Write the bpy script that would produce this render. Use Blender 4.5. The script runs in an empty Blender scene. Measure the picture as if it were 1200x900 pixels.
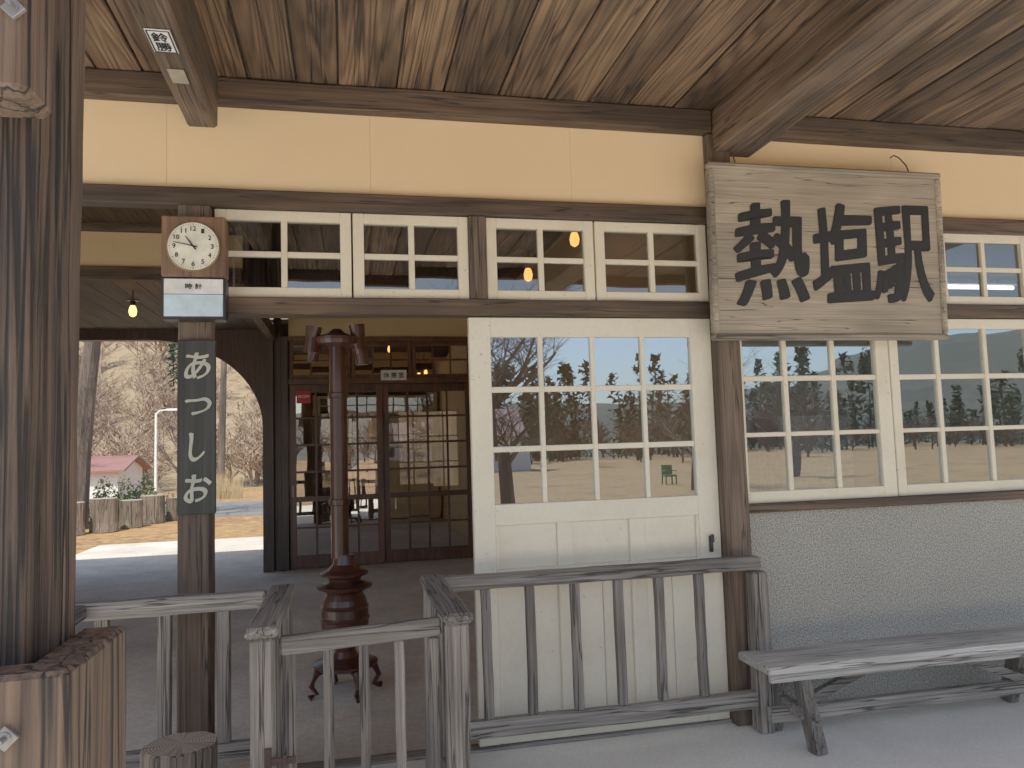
import bpy, math, random
from mathutils import Vector, Matrix, noise as mnoise
R = random.Random(7)
scene = bpy.context.scene
COL = scene.collection
WORLD = {}

# ------------------------------------------------------------------ node helpers
def newmat(name):
    m = bpy.data.materials.new(name); m.use_nodes = True
    nt = m.node_tree; nt.nodes.clear()
    out = nt.nodes.new('ShaderNodeOutputMaterial')
    b = nt.nodes.new('ShaderNodeBsdfPrincipled')
    nt.links.new(b.outputs[0], out.inputs[0])
    return m, nt, b, out
def N(nt, t, **k):
    n = nt.nodes.new(t)
    for a, v in k.items(): setattr(n, a, v)
    return n
def L(nt, a, b): nt.links.new(a, b)
def math_(nt, op, a, b=None, c=None, clamp=False):
    n = nt.nodes.new('ShaderNodeMath'); n.operation = op; n.use_clamp = clamp
    for i, v in enumerate((a, b, c)):
        if v is None: continue
        if isinstance(v, (int, float)): n.inputs[i].default_value = v
        else: nt.links.new(v, n.inputs[i])
    return n.outputs[0]
def mixc(nt, f, a, b, mode='MIX'):
    n = nt.nodes.new('ShaderNodeMix'); n.data_type = 'RGBA'; n.blend_type = mode
    for idx, v in ((0, f), (6, a), (7, b)):
        if isinstance(v, (int, float)): n.inputs[idx].default_value = v
        elif isinstance(v, tuple): n.inputs[idx].default_value = (v[0], v[1], v[2], 1)
        else: nt.links.new(v, n.inputs[idx])
    return n.outputs[2]
def noise_(nt, vec, scale, detail=3, rough=.55, dist=0):
    n = nt.nodes.new('ShaderNodeTexNoise')
    n.inputs['Scale'].default_value = scale; n.inputs['Detail'].default_value = detail
    n.inputs['Roughness'].default_value = rough; n.inputs['Distortion'].default_value = dist
    if vec is not None: nt.links.new(vec, n.inputs['Vector'])
    return n.outputs['Fac']
def mapr(nt, v, a, b, c=0., d=1.):
    n = nt.nodes.new('ShaderNodeMapRange'); nt.links.new(v, n.inputs[0])
    for i, x in enumerate((a, b, c, d)): n.inputs[i+1].default_value = x
    return n.outputs[0]
def bump_(nt, h, b, strength=.4, dist=.01):
    n = nt.nodes.new('ShaderNodeBump'); n.inputs['Strength'].default_value = strength
    n.inputs['Distance'].default_value = dist
    nt.links.new(h, n.inputs['Height']); nt.links.new(n.outputs[0], b.inputs['Normal'])
def coords(nt, scale=(1, 1, 1), rnd=True):
    tc = nt.nodes.new('ShaderNodeTexCoord')
    v = tc.outputs['Object']
    if rnd:
        g = nt.nodes.new('ShaderNodeNewGeometry'); oi = nt.nodes.new('ShaderNodeObjectInfo')
        s = math_(nt, 'ADD', math_(nt, 'MULTIPLY', g.outputs['Random Per Island'], 57.3), math_(nt, 'MULTIPLY', oi.outputs['Random'], 91.7))
        cx = nt.nodes.new('ShaderNodeCombineXYZ')
        for i in range(3): nt.links.new(s, cx.inputs[i])
        ad = nt.nodes.new('ShaderNodeVectorMath'); ad.operation = 'ADD'
        nt.links.new(v, ad.inputs[0]); nt.links.new(cx.outputs[0], ad.inputs[1]); v = ad.outputs[0]
    mp = nt.nodes.new('ShaderNodeMapping'); mp.inputs['Scale'].default_value = scale
    nt.links.new(v, mp.inputs[0])
    return mp.outputs[0], v

JIT = {}
def wood(name, dark, light, axis='Z', cross=5., rings=10., ringamt=.5, fiber=.5, crack=0., rough=.75, bump=.4, vary=.25, stain=.4, cs=26., ratio=.045, cdark=.22, jit=0., fs=110, fd=2):
    m, nt, b, out = newmat(name)
    if jit: JIT[name] = jit
    def sc(c, a):
        v = [c, c, c]; v['XYZ'.index(axis)] = a; return tuple(v)
    v1, raw = coords(nt, sc(cross, cross*ratio))
    def mp(s):
        q = nt.nodes.new('ShaderNodeMapping'); q.inputs['Scale'].default_value = s; L(nt, raw, q.inputs[0]); return q.outputs[0]
    n1 = noise_(nt, v1, 1., 1., .35, 0)
    ring = math_(nt, 'SINE', math_(nt, 'MULTIPLY', n1, rings*6.283))
    ring = math_(nt, 'POWER', mapr(nt, ring, -1, 1), .8)
    f = noise_(nt, mp(sc(fs, fs*.0145)), 1., fd, .68)
    f = mapr(nt, f, .3, .7)
    big = noise_(nt, mp(sc(2.6, .7)), 1., 3, .65)
    val = math_(nt, 'ADD', math_(nt, 'MULTIPLY', ring, ringamt), math_(nt, 'MULTIPLY', f, fiber), clamp=True)
    c = mixc(nt, val, dark, light)
    st = mapr(nt, big, .38, .64, 1-stain, 1.15)
    g = nt.nodes.new('ShaderNodeNewGeometry')
    rv = mapr(nt, g.outputs['Random Per Island'], 0, 1, 1-vary, 1+vary*.6)
    k = math_(nt, 'MULTIPLY', st, rv)
    h = math_(nt, 'ADD', math_(nt, 'MULTIPLY', ring, .3), math_(nt, 'MULTIPLY', f, .5))
    if crack > 0:
        cn = noise_(nt, mp(sc(cs, cs*.028)), 1., 2, .5, 0)
        cr = math_(nt, 'ABSOLUTE', math_(nt, 'SUBTRACT', cn, .53))
        cr = mapr(nt, cr, crack*.3, crack, 0, 1)
        k = math_(nt, 'MULTIPLY', k, mapr(nt, cr, 0, 1, cdark, 1))
        h = math_(nt, 'ADD', h, math_(nt, 'MULTIPLY', cr, 1.8))
    cc = N(nt, 'ShaderNodeVectorMath', operation='SCALE')
    L(nt, c, cc.inputs[0]); L(nt, k, cc.inputs[3])
    L(nt, cc.outputs[0], b.inputs['Base Color'])
    b.inputs['Roughness'].default_value = rough
    bump_(nt, h, b, bump, .004)
    return m

def paint(name, col, dirt=(.35, .28, .2), amt=.25, rough=.5, scale=3., chips=0.):
    m, nt, b, out = newmat(name)
    v, raw = coords(nt, (1, 1, 1))
    n = noise_(nt, v, scale, 4, .65)
    n2 = noise_(nt, v, scale*22, 2, .6)
    f = mapr(nt, n, .48, .78, 0, amt)
    c = mixc(nt, f, col, dirt)
    c = mixc(nt, mapr(nt, n2, .3, .7, 0, .10), c, dirt)
    if chips:
        n3 = noise_(nt, v, 38, 3, .7)
        c = mixc(nt, mapr(nt, n3, .67, .71, 0, chips), c, (.18, .12, .08))
    L(nt, c, b.inputs['Base Color']); b.inputs['Roughness'].default_value = rough
    bump_(nt, n2, b, .15, .002)
    return m

def speckle(name, a, bcol, scale=60, rough=.9, bump=.6, big=.3, c3=None, bs=1.3, dist=.003, lo=.35, hi=.65):
    m, nt, b, out = newmat(name)
    v, raw = coords(nt, (1, 1, 1), rnd=False)
    n = noise_(nt, v, scale, 3, .75)
    n2 = noise_(nt, v, bs, 5, .66, .4)
    vo = N(nt, 'ShaderNodeTexVoronoi'); vo.inputs['Scale'].default_value = scale*1.3; L(nt, v, vo.inputs['Vector'])
    c = mixc(nt, mapr(nt, n, lo, hi), a, bcol)
    if c3: c = mixc(nt, mapr(nt, n2, .45, .62), c, c3)
    k = mapr(nt, n2, .3, .7, 1-big, 1+big*.4)
    cc = N(nt, 'ShaderNodeVectorMath', operation='SCALE'); L(nt, c, cc.inputs[0]); L(nt, k, cc.inputs[3])
    L(nt, cc.outputs[0], b.inputs['Base Color']); b.inputs['Roughness'].default_value = rough
    bump_(nt, math_(nt, 'ADD', n, vo.outputs['Distance']), b, bump, dist)
    return m

def glassmat(name, refl=.5, tint=(.8, .82, .82), wav=.006, gl=(.72, .87, 1.)):
    m = bpy.data.materials.new(name); m.use_nodes = True; nt = m.node_tree; nt.nodes.clear()
    out = N(nt, 'ShaderNodeOutputMaterial'); mx = N(nt, 'ShaderNodeMixShader')
    t = N(nt, 'ShaderNodeBsdfTransparent'); t.inputs[0].default_value = (*tint, 1)
    g = N(nt, 'ShaderNodeBsdfGlossy'); g.inputs['Roughness'].default_value = .0
    g.inputs['Color'].default_value = (*gl, 1)
    mx.inputs[0].default_value = refl
    v, raw = coords(nt, (1, 1, .6))
    n = noise_(nt, v, 4., 1, .4)
    bp = N(nt, 'ShaderNodeBump'); bp.inputs['Strength'].default_value = wav; bp.inputs['Distance'].default_value = .1
    L(nt, n, bp.inputs['Height']); L(nt, bp.outputs[0], g.inputs['Normal'])
    L(nt, t.outputs[0], mx.inputs[1]); L(nt, g.outputs[0], mx.inputs[2]); L(nt, mx.outputs[0], out.inputs[0])
    return m
def plain(name, col, rough=.6, metal=0., emit=None, es=0):
    m, nt, b, out = newmat(name)
    v, raw = coords(nt, (1, 1, 1))
    n = noise_(nt, v, 14, 3, .6)
    c = mixc(nt, mapr(nt, n, .3, .7, 0, 1), tuple(x*.8 for x in col), tuple(min(1, x*1.12) for x in col))
    L(nt, c, b.inputs['Base Color']); b.inputs['Roughness'].default_value = rough; b.inputs['Metallic'].default_value = metal
    if emit: b.inputs['Emission Color'].default_value = (*emit, 1); b.inputs['Emission Strength'].default_value = es
    return m

CEIL = wood('ceiling_plank_wood', (.030, .015, .008), (.34, .195, .102), 'Y', 6.5, 15, .50, .58, rough=.75, bump=.6, vary=.45, stain=.72, crack=.020, cs=15, fd=5, fs=130)
CEILX = wood('inner_ceiling_wood', (.03, .017, .009), (.11, .063, .034), 'Y', 5, 9, .5, .5)
BEAM_X = wood('dark_beam_wood_x', (.025, .014, .009), (.19, .112, .065), 'X', 9, 7, .30, .70, crack=.018, jit=.004, stain=.6, fd=5)
BEAM_Y = wood('brown_rafter_wood', (.045, .025, .015), (.31, .195, .115), 'Y', 8, 8, .35, .65, crack=.022, jit=.004, stain=.65, fd=5)
POST_Z = wood('dark_post_wood', (.03, .018, .012), (.20, .13, .085), 'Z', 8, 7, .3, .7, crack=.018, jit=.003, fd=5)
BIG_Z = wood('weathered_pillar_wood', (.020, .011, .007), (.25, .152, .10), 'Z', 9, 6, .12, .88, crack=.034, bump=1., cs=26, stain=.65, cdark=.08, jit=.005, fs=170, fd=5, vary=.15)
BASE_Z = wood('pillar_cladding_wood', (.028, .015, .010), (.24, .148, .095), 'Z', 10, 9, .35, .65, crack=.030, bump=.9, cs=24, cdark=.08, jit=.004, fs=150, fd=5)
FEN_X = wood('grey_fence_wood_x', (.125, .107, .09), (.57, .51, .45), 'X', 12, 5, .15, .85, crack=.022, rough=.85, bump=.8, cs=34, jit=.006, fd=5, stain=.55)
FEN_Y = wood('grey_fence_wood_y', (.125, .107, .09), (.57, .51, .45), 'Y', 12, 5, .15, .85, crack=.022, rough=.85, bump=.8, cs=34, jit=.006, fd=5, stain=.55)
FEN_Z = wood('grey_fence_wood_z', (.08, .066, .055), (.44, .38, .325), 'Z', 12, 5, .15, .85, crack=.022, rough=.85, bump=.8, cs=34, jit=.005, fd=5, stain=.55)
BENCH_X = wood('bench_wood', (.32, .29, .26), (.90, .86, .79), 'X', 12, 6, .2, .8, crack=.018, rough=.85, bump=.6, cs=30, jit=.005, fd=5)
SIGNW = wood('sign_board_wood', (.27, .21, .145), (.54, .45, .33), 'X', 6, 10, .10, .80, crack=.008, vary=.05, stain=.35, bump=.4, fd=4)
SIGNF = wood('sign_frame_wood', (.20, .155, .11), (.52, .44, .33), 'X', 12, 5, .2, .8, crack=.014, jit=.0015)
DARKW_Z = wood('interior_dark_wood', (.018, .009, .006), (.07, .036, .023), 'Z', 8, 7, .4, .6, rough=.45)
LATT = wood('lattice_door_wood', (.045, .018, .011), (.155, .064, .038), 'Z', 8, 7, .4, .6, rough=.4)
CLOCKW = wood('clock_case_wood', (.10, .048, .022), (.30, .16, .08), 'Z', 9, 8, .4, .6, rough=.4)
BLACKW = wood('black_sign_wood', (.006, .007, .006), (.032, .034, .030), 'Z', 9, 5, .4, .6, rough=.7)
LOGW = wood('log_bark_wood', (.06, .045, .032), (.32, .245, .175), 'Z', 9, 4, .3, .7, crack=.03, bump=1.)
CREAM = paint('cream_paint', (.90, .80, .60), (.5, .4, .27), .35, .45, 3., .5)
CREAMD = paint('cream_door_paint', (.92, .845, .67), (.52, .42, .3), .32, .45, 2., .4)
PLASTER = paint('yellow_plaster', (.96, .69, .39), (.86, .57, .30), .3, .8, 1.4)
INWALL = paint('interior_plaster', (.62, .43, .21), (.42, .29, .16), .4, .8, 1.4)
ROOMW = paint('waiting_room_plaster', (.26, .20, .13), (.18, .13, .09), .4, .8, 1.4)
STUCCO = speckle('grey_pebble_render', (.10, .095, .078), (.80, .765, .67), 120, big=.10, bump=1., dist=.005, lo=.34, hi=.70)
CONC = speckle('platform_concrete', (.82, .78, .695), (.95, .915, .83), 60, bump=.2, big=.14)
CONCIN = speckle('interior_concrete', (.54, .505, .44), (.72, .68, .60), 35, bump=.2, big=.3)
BALL = speckle('pale_bounce_ballast', (.48, .43, .35), (.76, .70, .58), 14, bump=.5, big=.2)  # gravel kept pale so the added track bed bounces sunlight back
ASPH = speckle('road_asphalt', (.12, .12, .12), (.20, .20, .195), 30, big=.2)
GROUND = speckle('dry_grass_ground', (.17, .085, .03), (.56, .33, .12), 4, big=.55, c3=(.30, .165, .06), bs=.45)
HILLM = speckle('hill_ground', (.17, .12, .07), (.34, .25, .15), .5, big=.4, bump=.2, c3=(.25, .18, .105))
FARH = speckle('far_hill_ground', (.035, .042, .03), (.10, .085, .06), .12, big=.4, bump=.1, c3=(.05, .055, .038), bs=.03)
GLASS = glassmat('window_glass', .50)
GLASST = glassmat('transom_glass', .20, (.34, .34, .34), gl=(.7, .72, .74))
GLASSD = glassmat('lattice_door_glass', .42, (.6, .58, .56), gl=(1., .96, .92))
INK = plain('black_ink', (.004, .004, .005), .7)
INKW = plain('cream_lettering', (.50, .49, .40), .8)
IRON = plain('red_brown_iron', (.052, .018, .012), .3)
METAL = plain('galvanised_steel', (.30, .29, .28), .55, .7)
BRASS = plain('brown_dial_rim', (.25, .16, .08), .4, .4)
RUST = plain('rusty_iron', (.07, .045, .035), .8, .3)
BLACK = plain('black_metal', (.010, .010, .012), .4)
DIAL = plain('clock_dial_ivory', (.90, .85, .68), .5)
WHITE = plain('white_card', (.82, .82, .80), .6)
TAG = plain('faded_paper', (.36, .30, .22), .8)
PBLUE = plain('pale_blue_panel', (.60, .76, .87), .15)
REDP = plain('red_sticker', (.55, .012, .02), .5)
GREENP = plain('green_plastic', (.03, .20, .08), .4)
BULB = plain('glowing_bulb', (1, .6, .2), .4, 0, (1., .40, .08), 5)
TUBE = plain('fluorescent_tube', (1, 1, 1), .4, 0, (.9, .96, 1.), 5)
ROOFM = plain('grey_roof_sheet', (.16, .16, .17), .6)
PINKR = plain('faded_red_roof', (.26, .115, .10), .6)
HWALL = plain('white_house_wall', (.78, .77, .73), .7)
DGLASS = plain('dark_window_pane', (.04, .05, .06), .1)
BARK = wood('tree_bark', (.04, .028, .022), (.18, .135, .105), 'Z', 6, 4, .3, .7, crack=.03)
TWIG = plain('bare_twigs', (.12, .07, .052), .9)
TWIG2 = plain('hill_twigs', (.32, .23, .155), .9)
NEEDLE = plain('evergreen_needles', (.016, .036, .016), .9)
LEAF = plain('shrub_leaves', (.08, .13, .03), .8)
STRAW = plain('dry_reed', (.42, .30, .15), .9)

# ------------------------------------------------------------------ mesh helpers
def finish(name, verts, faces, mats, parent=None, origin=None, fm=None, smooth=False):
    if origin is None:
        xs = [v[0] for v in verts]; ys = [v[1] for v in verts]; zs = [v[2] for v in verts]
        origin = Vector(((min(xs)+max(xs))/2, (min(ys)+max(ys))/2, min(zs)))
    origin = Vector(origin)
    me = bpy.data.meshes.new(name)
    me.from_pydata([tuple(Vector(v)-origin) for v in verts], [], faces)
    for m in (mats if isinstance(mats, (list, tuple)) else [mats]): me.materials.append(m)
    if fm: me.polygons.foreach_set('material_index', fm)
    if smooth: me.polygons.foreach_set('use_smooth', [True]*len(me.polygons))
    me.update()
    o = bpy.data.objects.new(name, me); COL.objects.link(o)
    place(o, origin, parent)
    return o
def place(o, origin, parent):
    WORLD[o.name] = Vector(origin)
    if parent is not None:
        o.parent = parent; o.location = Vector(origin)-WORLD[parent.name]
    else: o.location = origin
def thing(name, loc, label, cat, group=None):
    e = bpy.data.objects.new(name, None); e.empty_display_size = .2; COL.objects.link(e)
    e.location = loc; WORLD[e.name] = Vector(loc)
    e['label'] = label; e['category'] = cat
    if group: e['group'] = group
    return e
def tag(o, label, cat, group=None):
    o['label'] = label; o['category'] = cat
    if group: o['group'] = group
    return o
import bmesh
def boxgeo(x0, x1, y0, y1, z0, z1, bev=.004, rot=None, piv=None, jit=0.):
    bm = bmesh.new()
    bmesh.ops.create_cube(bm, size=1)
    for v in bm.verts:
        v.co = Vector(((x0+x1)/2+v.co.x*(x1-x0), (y0+y1)/2+v.co.y*(y1-y0), (z0+z1)/2+v.co.z*(z1-z0)))
    if bev > 0:
        bev = min(bev, (x1-x0)*.3, (y1-y0)*.3, (z1-z0)*.3)
        bmesh.ops.bevel(bm, geom=list(bm.edges), offset=bev, segments=1, affect='EDGES')
    if jit > 0:
        lo = (x0, y0, z0); d = (x1-x0, y1-y0, z1-z0); ax = d.index(max(d)); n = min(40, int(d[ax]/.09))
        no = Vector((0, 0, 0)); no[ax] = 1
        for i in range(1, n):
            co = Vector(lo); co[ax] += d[ax]*i/n
            bmesh.ops.bisect_plane(bm, geom=list(bm.verts)+list(bm.edges)+list(bm.faces), plane_co=co, plane_no=no)
        sd = R.uniform(0, 50)
        for v in bm.verts:
            p = v.co*7+Vector((sd, sd, sd)); w = mnoise.noise_vector(p)*.6+mnoise.noise_vector(v.co*1.3+Vector((sd, 0, 0)))*.9
            w[ax] = 0; v.co += w*jit
    if rot is not None:
        p = Vector(piv) if piv else Vector(((x0+x1)/2, (y0+y1)/2, (z0+z1)/2))
        bmesh.ops.transform(bm, matrix=Matrix.Translation(p) @ rot @ Matrix.Translation(-p), verts=bm.verts)
    bm.verts.ensure_lookup_table(); bm.verts.index_update()
    vs = [v.co.copy() for v in bm.verts]; fs = [[v.index for v in f.verts] for f in bm.faces]
    bm.free()
    return vs, fs
def join(geos):
    V = []; F = []
    for vs, fs in geos:
        o = len(V); V += list(vs); F += [[i+o for i in f] for f in fs]
    return V, F
def boxes(name, lst, mat, parent=None, bev=.004, origin=None):
    j = JIT.get(mat.name, 0)
    V, F = join([boxgeo(*b, bev=bev, jit=j) if len(b) == 6 else boxgeo(*b[:6], bev=bev, rot=b[6]) for b in lst])
    return finish(name, V, F, mat, parent, origin)
def beamgeo(p, q, w, h, bev=.004):
    p = Vector(p); q = Vector(q); d = q-p; ln = d.length; d.normalize()
    vs, fs = boxgeo(-w/2, w/2, 0, ln, -h/2, h/2, bev, jit=.003)
    up = Vector((0, 0, 1)) if abs(d.z) < .95 else Vector((1, 0, 0))
    x = d.cross(up).normalized(); z = x.cross(d)
    M = Matrix((x, d, z)).transposed()
    return [M @ v + p for v in vs], fs
def lathe(prof, c, seg=28, axis='Z'):
    V = []; F = []
    for r, z in prof:
        for i in range(seg):
            a = 2*math.pi*i/seg
            if axis == 'Z': V.append(Vector((c[0]+r*math.cos(a), c[1]+r*math.sin(a), c[2]+z)))
            else: V.append(Vector((c[0]+r*math.cos(a), c[1]-z, c[2]+r*math.sin(a))))
    n = len(prof)
    for j in range(n-1):
        for i in range(seg):
            a = j*seg+i; b = j*seg+(i+1) % seg
            F.append([a, b, b+seg, a+seg])
    F.append(list(range(seg))[::-1]); F.append([(n-1)*seg+i for i in range(seg)])
    return V, F
def tube(pts, rad, seg=6):
    V = []; F = []
    n = len(pts)
    for j, p in enumerate(pts):
        p = Vector(p)
        d = (Vector(pts[min(j+1, n-1)])-Vector(pts[max(j-1, 0)])).normalized()
        u = d.cross(Vector((.31, .27, .91))).normalized(); w = d.cross(u)
        r = rad[j] if isinstance(rad, (list, tuple)) else rad
        for i in range(seg):
            a = 2*math.pi*i/seg
            V.append(p+u*r*math.cos(a)+w*r*math.sin(a))
    for j in range(n-1):
        for i in range(seg):
            a = j*seg+i; b = j*seg+(i+1) % seg
            F.append([a, b, b+seg, a+seg])
    F.append(list(range(seg))[::-1]); F.append([(n-1)*seg+i for i in range(seg)])
    return V, F
def text(name, body, w, h, center, mat, parent=None, bold=0., minor=None, face='-Y', nib=.7, sp=1.0, brush=0., freq=1.2):
    """lettering grown with an elliptical, slanted nib so that strokes swell like brushwork"""
    c = bpy.data.curves.new('t', 'FONT'); c.body = body; c.size = 1; c.extrude = 0
    c.space_line = sp; c.align_x = 'CENTER'; c.resolution_u = 5
    o = bpy.data.objects.new('t', c); COL.objects.link(o)
    bpy.context.view_layer.update()
    dg = bpy.context.evaluated_depsgraph_get()
    me = bpy.data.meshes.new_from_object(o.evaluated_get(dg))
    bpy.data.objects.remove(o)
    vs = [v.co.copy() for v in me.vertices]; fs = [list(p.vertices) for p in me.polygons]
    bpy.data.meshes.remove(me)
    x0 = min(v.x for v in vs); x1 = max(v.x for v in vs); y0 = min(v.y for v in vs); y1 = max(v.y for v in vs)
    cx, cy, cz = center; geos = []
    offs = [(0, 0)]
    if minor is None: minor = bold*.8
    if bold:
        for sc_, nn in ((1., 18), (.6, 10)):
            for a in range(nn):
                t = 2*math.pi*a/nn; p, q_ = bold*sc_*math.cos(t), minor*sc_*math.sin(t)
                offs.append((p*math.cos(nib)-q_*math.sin(nib), p*math.sin(nib)+q_*math.cos(nib)))
    for k, (ox, oz) in enumerate(offs):
        out = []
        for v in vs:
            a = ((v.x-x0)/(x1-x0)-.5)*w; b = ((v.y-y0)/(y1-y0)-.5)*h
            sw = 1.
            if brush:
                p = Vector((a/w*freq, b/h*freq, cx*7)); a += brush*mnoise.noise(p)*1.6; b += brush*mnoise.noise(p+Vector((9, 3, 1)))*1.6
                b += a*.06-a*a*.10/w
                sw = 1+.45*mnoise.noise(Vector((a/w*4, b/h*4, cx*3)))
            e = k*.00006
            if face == '-Y': out.append(Vector((cx+a+ox*sw, cy-e, cz+b+oz*sw)))
            else: out.append(Vector((cx+a+ox, cy-b-oz, cz-e)))
        geos.append((out, fs))
    V, F = join(geos)
    return finish(name, V, F, mat, parent)

def sash(name, x0, x1, z0, z1, y0, y1, xs, zs, mat, glass, parent, fname='window_frame', top=None):
    e = thing_part(name, ((x0+x1)/2, (y0+y1)/2, z0), parent)
    B = [(x0, xs[0][0], y0, y1, z0, z1), (xs[-1][1], x1, y0, y1, z0, z1),
         (xs[0][0], xs[-1][1], y0+.001, y1, z0, zs[0][0]), (xs[0][0], xs[-1][1], y0+.001, y1, zs[-1][1], z1)]
    for i in range(len(xs)-1): B.append((xs[i][1], xs[i+1][0], y0+.006, y1-.006, zs[0][0], zs[-1][1]))
    for i in range(len(zs)-1):
        for a, b in xs: B.append((a, b, y0+.009, y1-.009, zs[i][1], zs[i+1][0]))
    boxes(fname, B, mat, e, bev=.003)
    ym = (y0+y1)/2
    V = []; F = []
    for a, b in xs:
        for c, d in zs:
            o = len(V); t = R.uniform(-.0012, .0012); s = R.uniform(-.0012, .0012)
            V += [(a-.003, ym+t, c-.003), (b+.003, ym-t, c-.003), (b+.003, ym-t+s, d+.003), (a-.003, ym+t+s, d+.003)]
            F.append([o, o+1, o+2, o+3])
    finish('glass', V, F, glass, e)
    return e
def thing_part(name, loc, parent):
    e = bpy.data.objects.new(name, None); e.empty_display_size = .1; COL.objects.link(e)
    place(e, loc, parent); return e
def even(x0, x1, n, g):
    w = (x1-x0-g*(n-1))/n
    return [(x0+i*(w+g), x0+i*(w+g)+w) for i in range(n)]

# ------------------------------------------------------------------ STATION BUILDING
SB = thing('station_building', (0, 0, 0), 'old wooden station building with cream sashes and yellow plaster', 'station')
xs = [-4.2, -2.9, -1.85, -.855, .145, 1.245, 2.05]
V = [(a+.0005, b-.0005, 0, .06, 2.88, 3.315) for a, b in zip(xs[:-1], xs[1:])]
V += [(a+.0005, b-.0005, 0, .06, 2.88, 3.315) for a, b in zip([2.19, 3.3, 4.4, 5.5], [3.3, 4.4, 5.5, 7.0])]
boxes('plaster_wall', V, PLASTER, SB, .0005)
boxes('plaster_wall', [(-4.2, 7, .02, .1, 3.45, 4.3)], PLASTER, SB, .002)
boxes('wall_beam', [(-4.2, 2.08, -.07, .05, 3.315, 3.445), (2.36, 7, -.07, .05, 3.305, 3.445)], BEAM_X, SB, .008)
boxes('wall_trim', [(-4.2, 2.05, -.045, .05, 2.79, 2.88), (2.19, 7, -.045, .05, 2.785, 2.875)], BEAM_X, SB, .007)
boxes('lintel', [(-.64, 2.05, -.03, .10, 2.25, 2.335), (2.19, 7, -.03, .10, 2.255, 2.335)], BEAM_X, SB, .005)
boxes('wall_post', [(-.79, -.64, -.05, .09, 0, 2.79)], POST_Z, SB, .008)
boxes('wall_post', [(.66, .75, -.02, .08, 2.335, 2.79)], POST_Z, SB, .005)
boxes('wall_post', [(2.05, 2.19, -.06, .09, 0, 3.31)], POST_Z, SB, .008)
boxes('wall_post', [(6.9, 7.04, -.06, .09, 0, 3.31)], POST_Z, SB, .008)
boxes('wall_post', [(-4.3, -4.15, -.06, .09, 0, 3.31)], POST_Z, SB, .008)
def transom(x0, x1):
    f = .055
    sash('transom_window', x0, x1, 2.338, 2.787, .0, .05, even(x0+f, x1-f, 2, .03), even(2.39, 2.735, 2, .028), CREAM, GLASST, SB)
for a, b in [(-.63, .04), (.05, .655), (.755, 1.36), (1.37, 2.04), (2.2, 2.87), (2.89, 3.56), (3.59, 4.26), (4.28, 4.95), (4.97, 5.64)]:
    transom(a, b)
def bigsash(x0, x1, px, y):
    sash('window', x0, x1, 1.185, 2.25, y, y+.045, px, [(1.25, 1.56), (1.585, 1.88), (1.91, 2.19)], CREAM, GLASS, SB)
bigsash(2.19, 3.19, [(2.23, 2.485), (2.515, 2.80), (2.83, 3.10)], .0)
bigsash(3.205, 4.28, [(3.265, 3.53), (3.56, 3.88), (3.91, 4.21)], .01)
bigsash(4.30, 5.35, [(4.36, 4.66), (4.69, 4.97), (5.0, 5.29)], .0)
bigsash(5.36, 6.9, [(5.42, 5.85), (5.88, 6.35), (6.38, 6.84)], .01)
boxes('window_sill', [(2.19, 6.9, -.05, .1, 1.135, 1.182)], BEAM_X, SB, .005)
boxes('stucco_wall', [(2.19, 6.9, .0, .1, .0, 1.135)], STUCCO, SB, .003)
DX0, DX1 = .65, 2.048
door = thing_part('sliding_door', ((DX0+DX1)/2, .04, 0), SB)
y0, y1 = .02, .065
cols = [(.765, 1.03), (1.055, 1.325), (1.35, 1.62), (1.645, 1.92)]
rows = [(1.245, 1.52), (1.55, 1.84), (1.87, 2.14)]
B = [(DX0, .765, y0, y1, .02, 2.245), (1.92, DX1, y0, y1, .02, 2.245), (.765, 1.92, y0+.001, y1, 2.14, 2.245), (.765, 1.92, y0+.001, y1, 1.135, 1.245)]
for i in range(3): B.append((cols[i][1], cols[i+1][0], y0+.006, y1-.006, 1.245, 2.14))
for i in range(2):
    for a, b in cols: B.append((a, b, y0+.009, y1-.009, rows[i][1], rows[i+1][0]))
boxes('door_frame', B, CREAMD, door, .003)
pc = [(.78, 1.10), (1.19, 1.51), (1.60, 1.905)]
B = [(.765, 1.92, y0+.001, y1, .86, .905), (.765, 1.92, y0+.001, y1, .02, .12)]
for z0, z1 in ((.12, .86), (.905, 1.135)):
    B += [(.765, pc[0][0], y0+.002, y1, z0, z1), (pc[0][1], pc[1][0], y0+.002, y1, z0, z1), (pc[1][1], pc[2][0], y0+.002, y1, z0, z1), (pc[2][1], 1.92, y0+.002, y1, z0, z1)]
    for a, b in pc:
        if z1 > 1: B.append((a-.001, b+.001, y0+.020, y1-.012, z0, z1))
        else:
            for s, t in even(a-.001, b+.001, 2, .003): B.append((s, t, y0+.022, y1-.012, z0, z1))
boxes('door_panel', B, CREAMD, door, .004)
V = []; F = []
for a, b in cols:
    for c, d in rows:
        o = len(V); t = R.uniform(-.001, .001)
        V += [(a-.003, .042+t, c-.003), (b+.003, .042-t, c-.003), (b+.003, .042-t, d+.003), (a-.003, .042+t, d+.003)]; F.append([o, o+1, o+2, o+3])
finish('glass', V, F, GLASS, door)
Vh, Fh = join([boxgeo(1.972, 1.992, .0, .02, .93, 1.02, .003), boxgeo(1.976, 1.988, -.025, .0, .985, 1.03, .003)])
finish('door_handle', Vh, Fh, BLACK, door)
boxes('door_track', [(-.64, 2.05, .0, .09, -.01, .018)], FEN_X, SB, .003)

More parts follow.
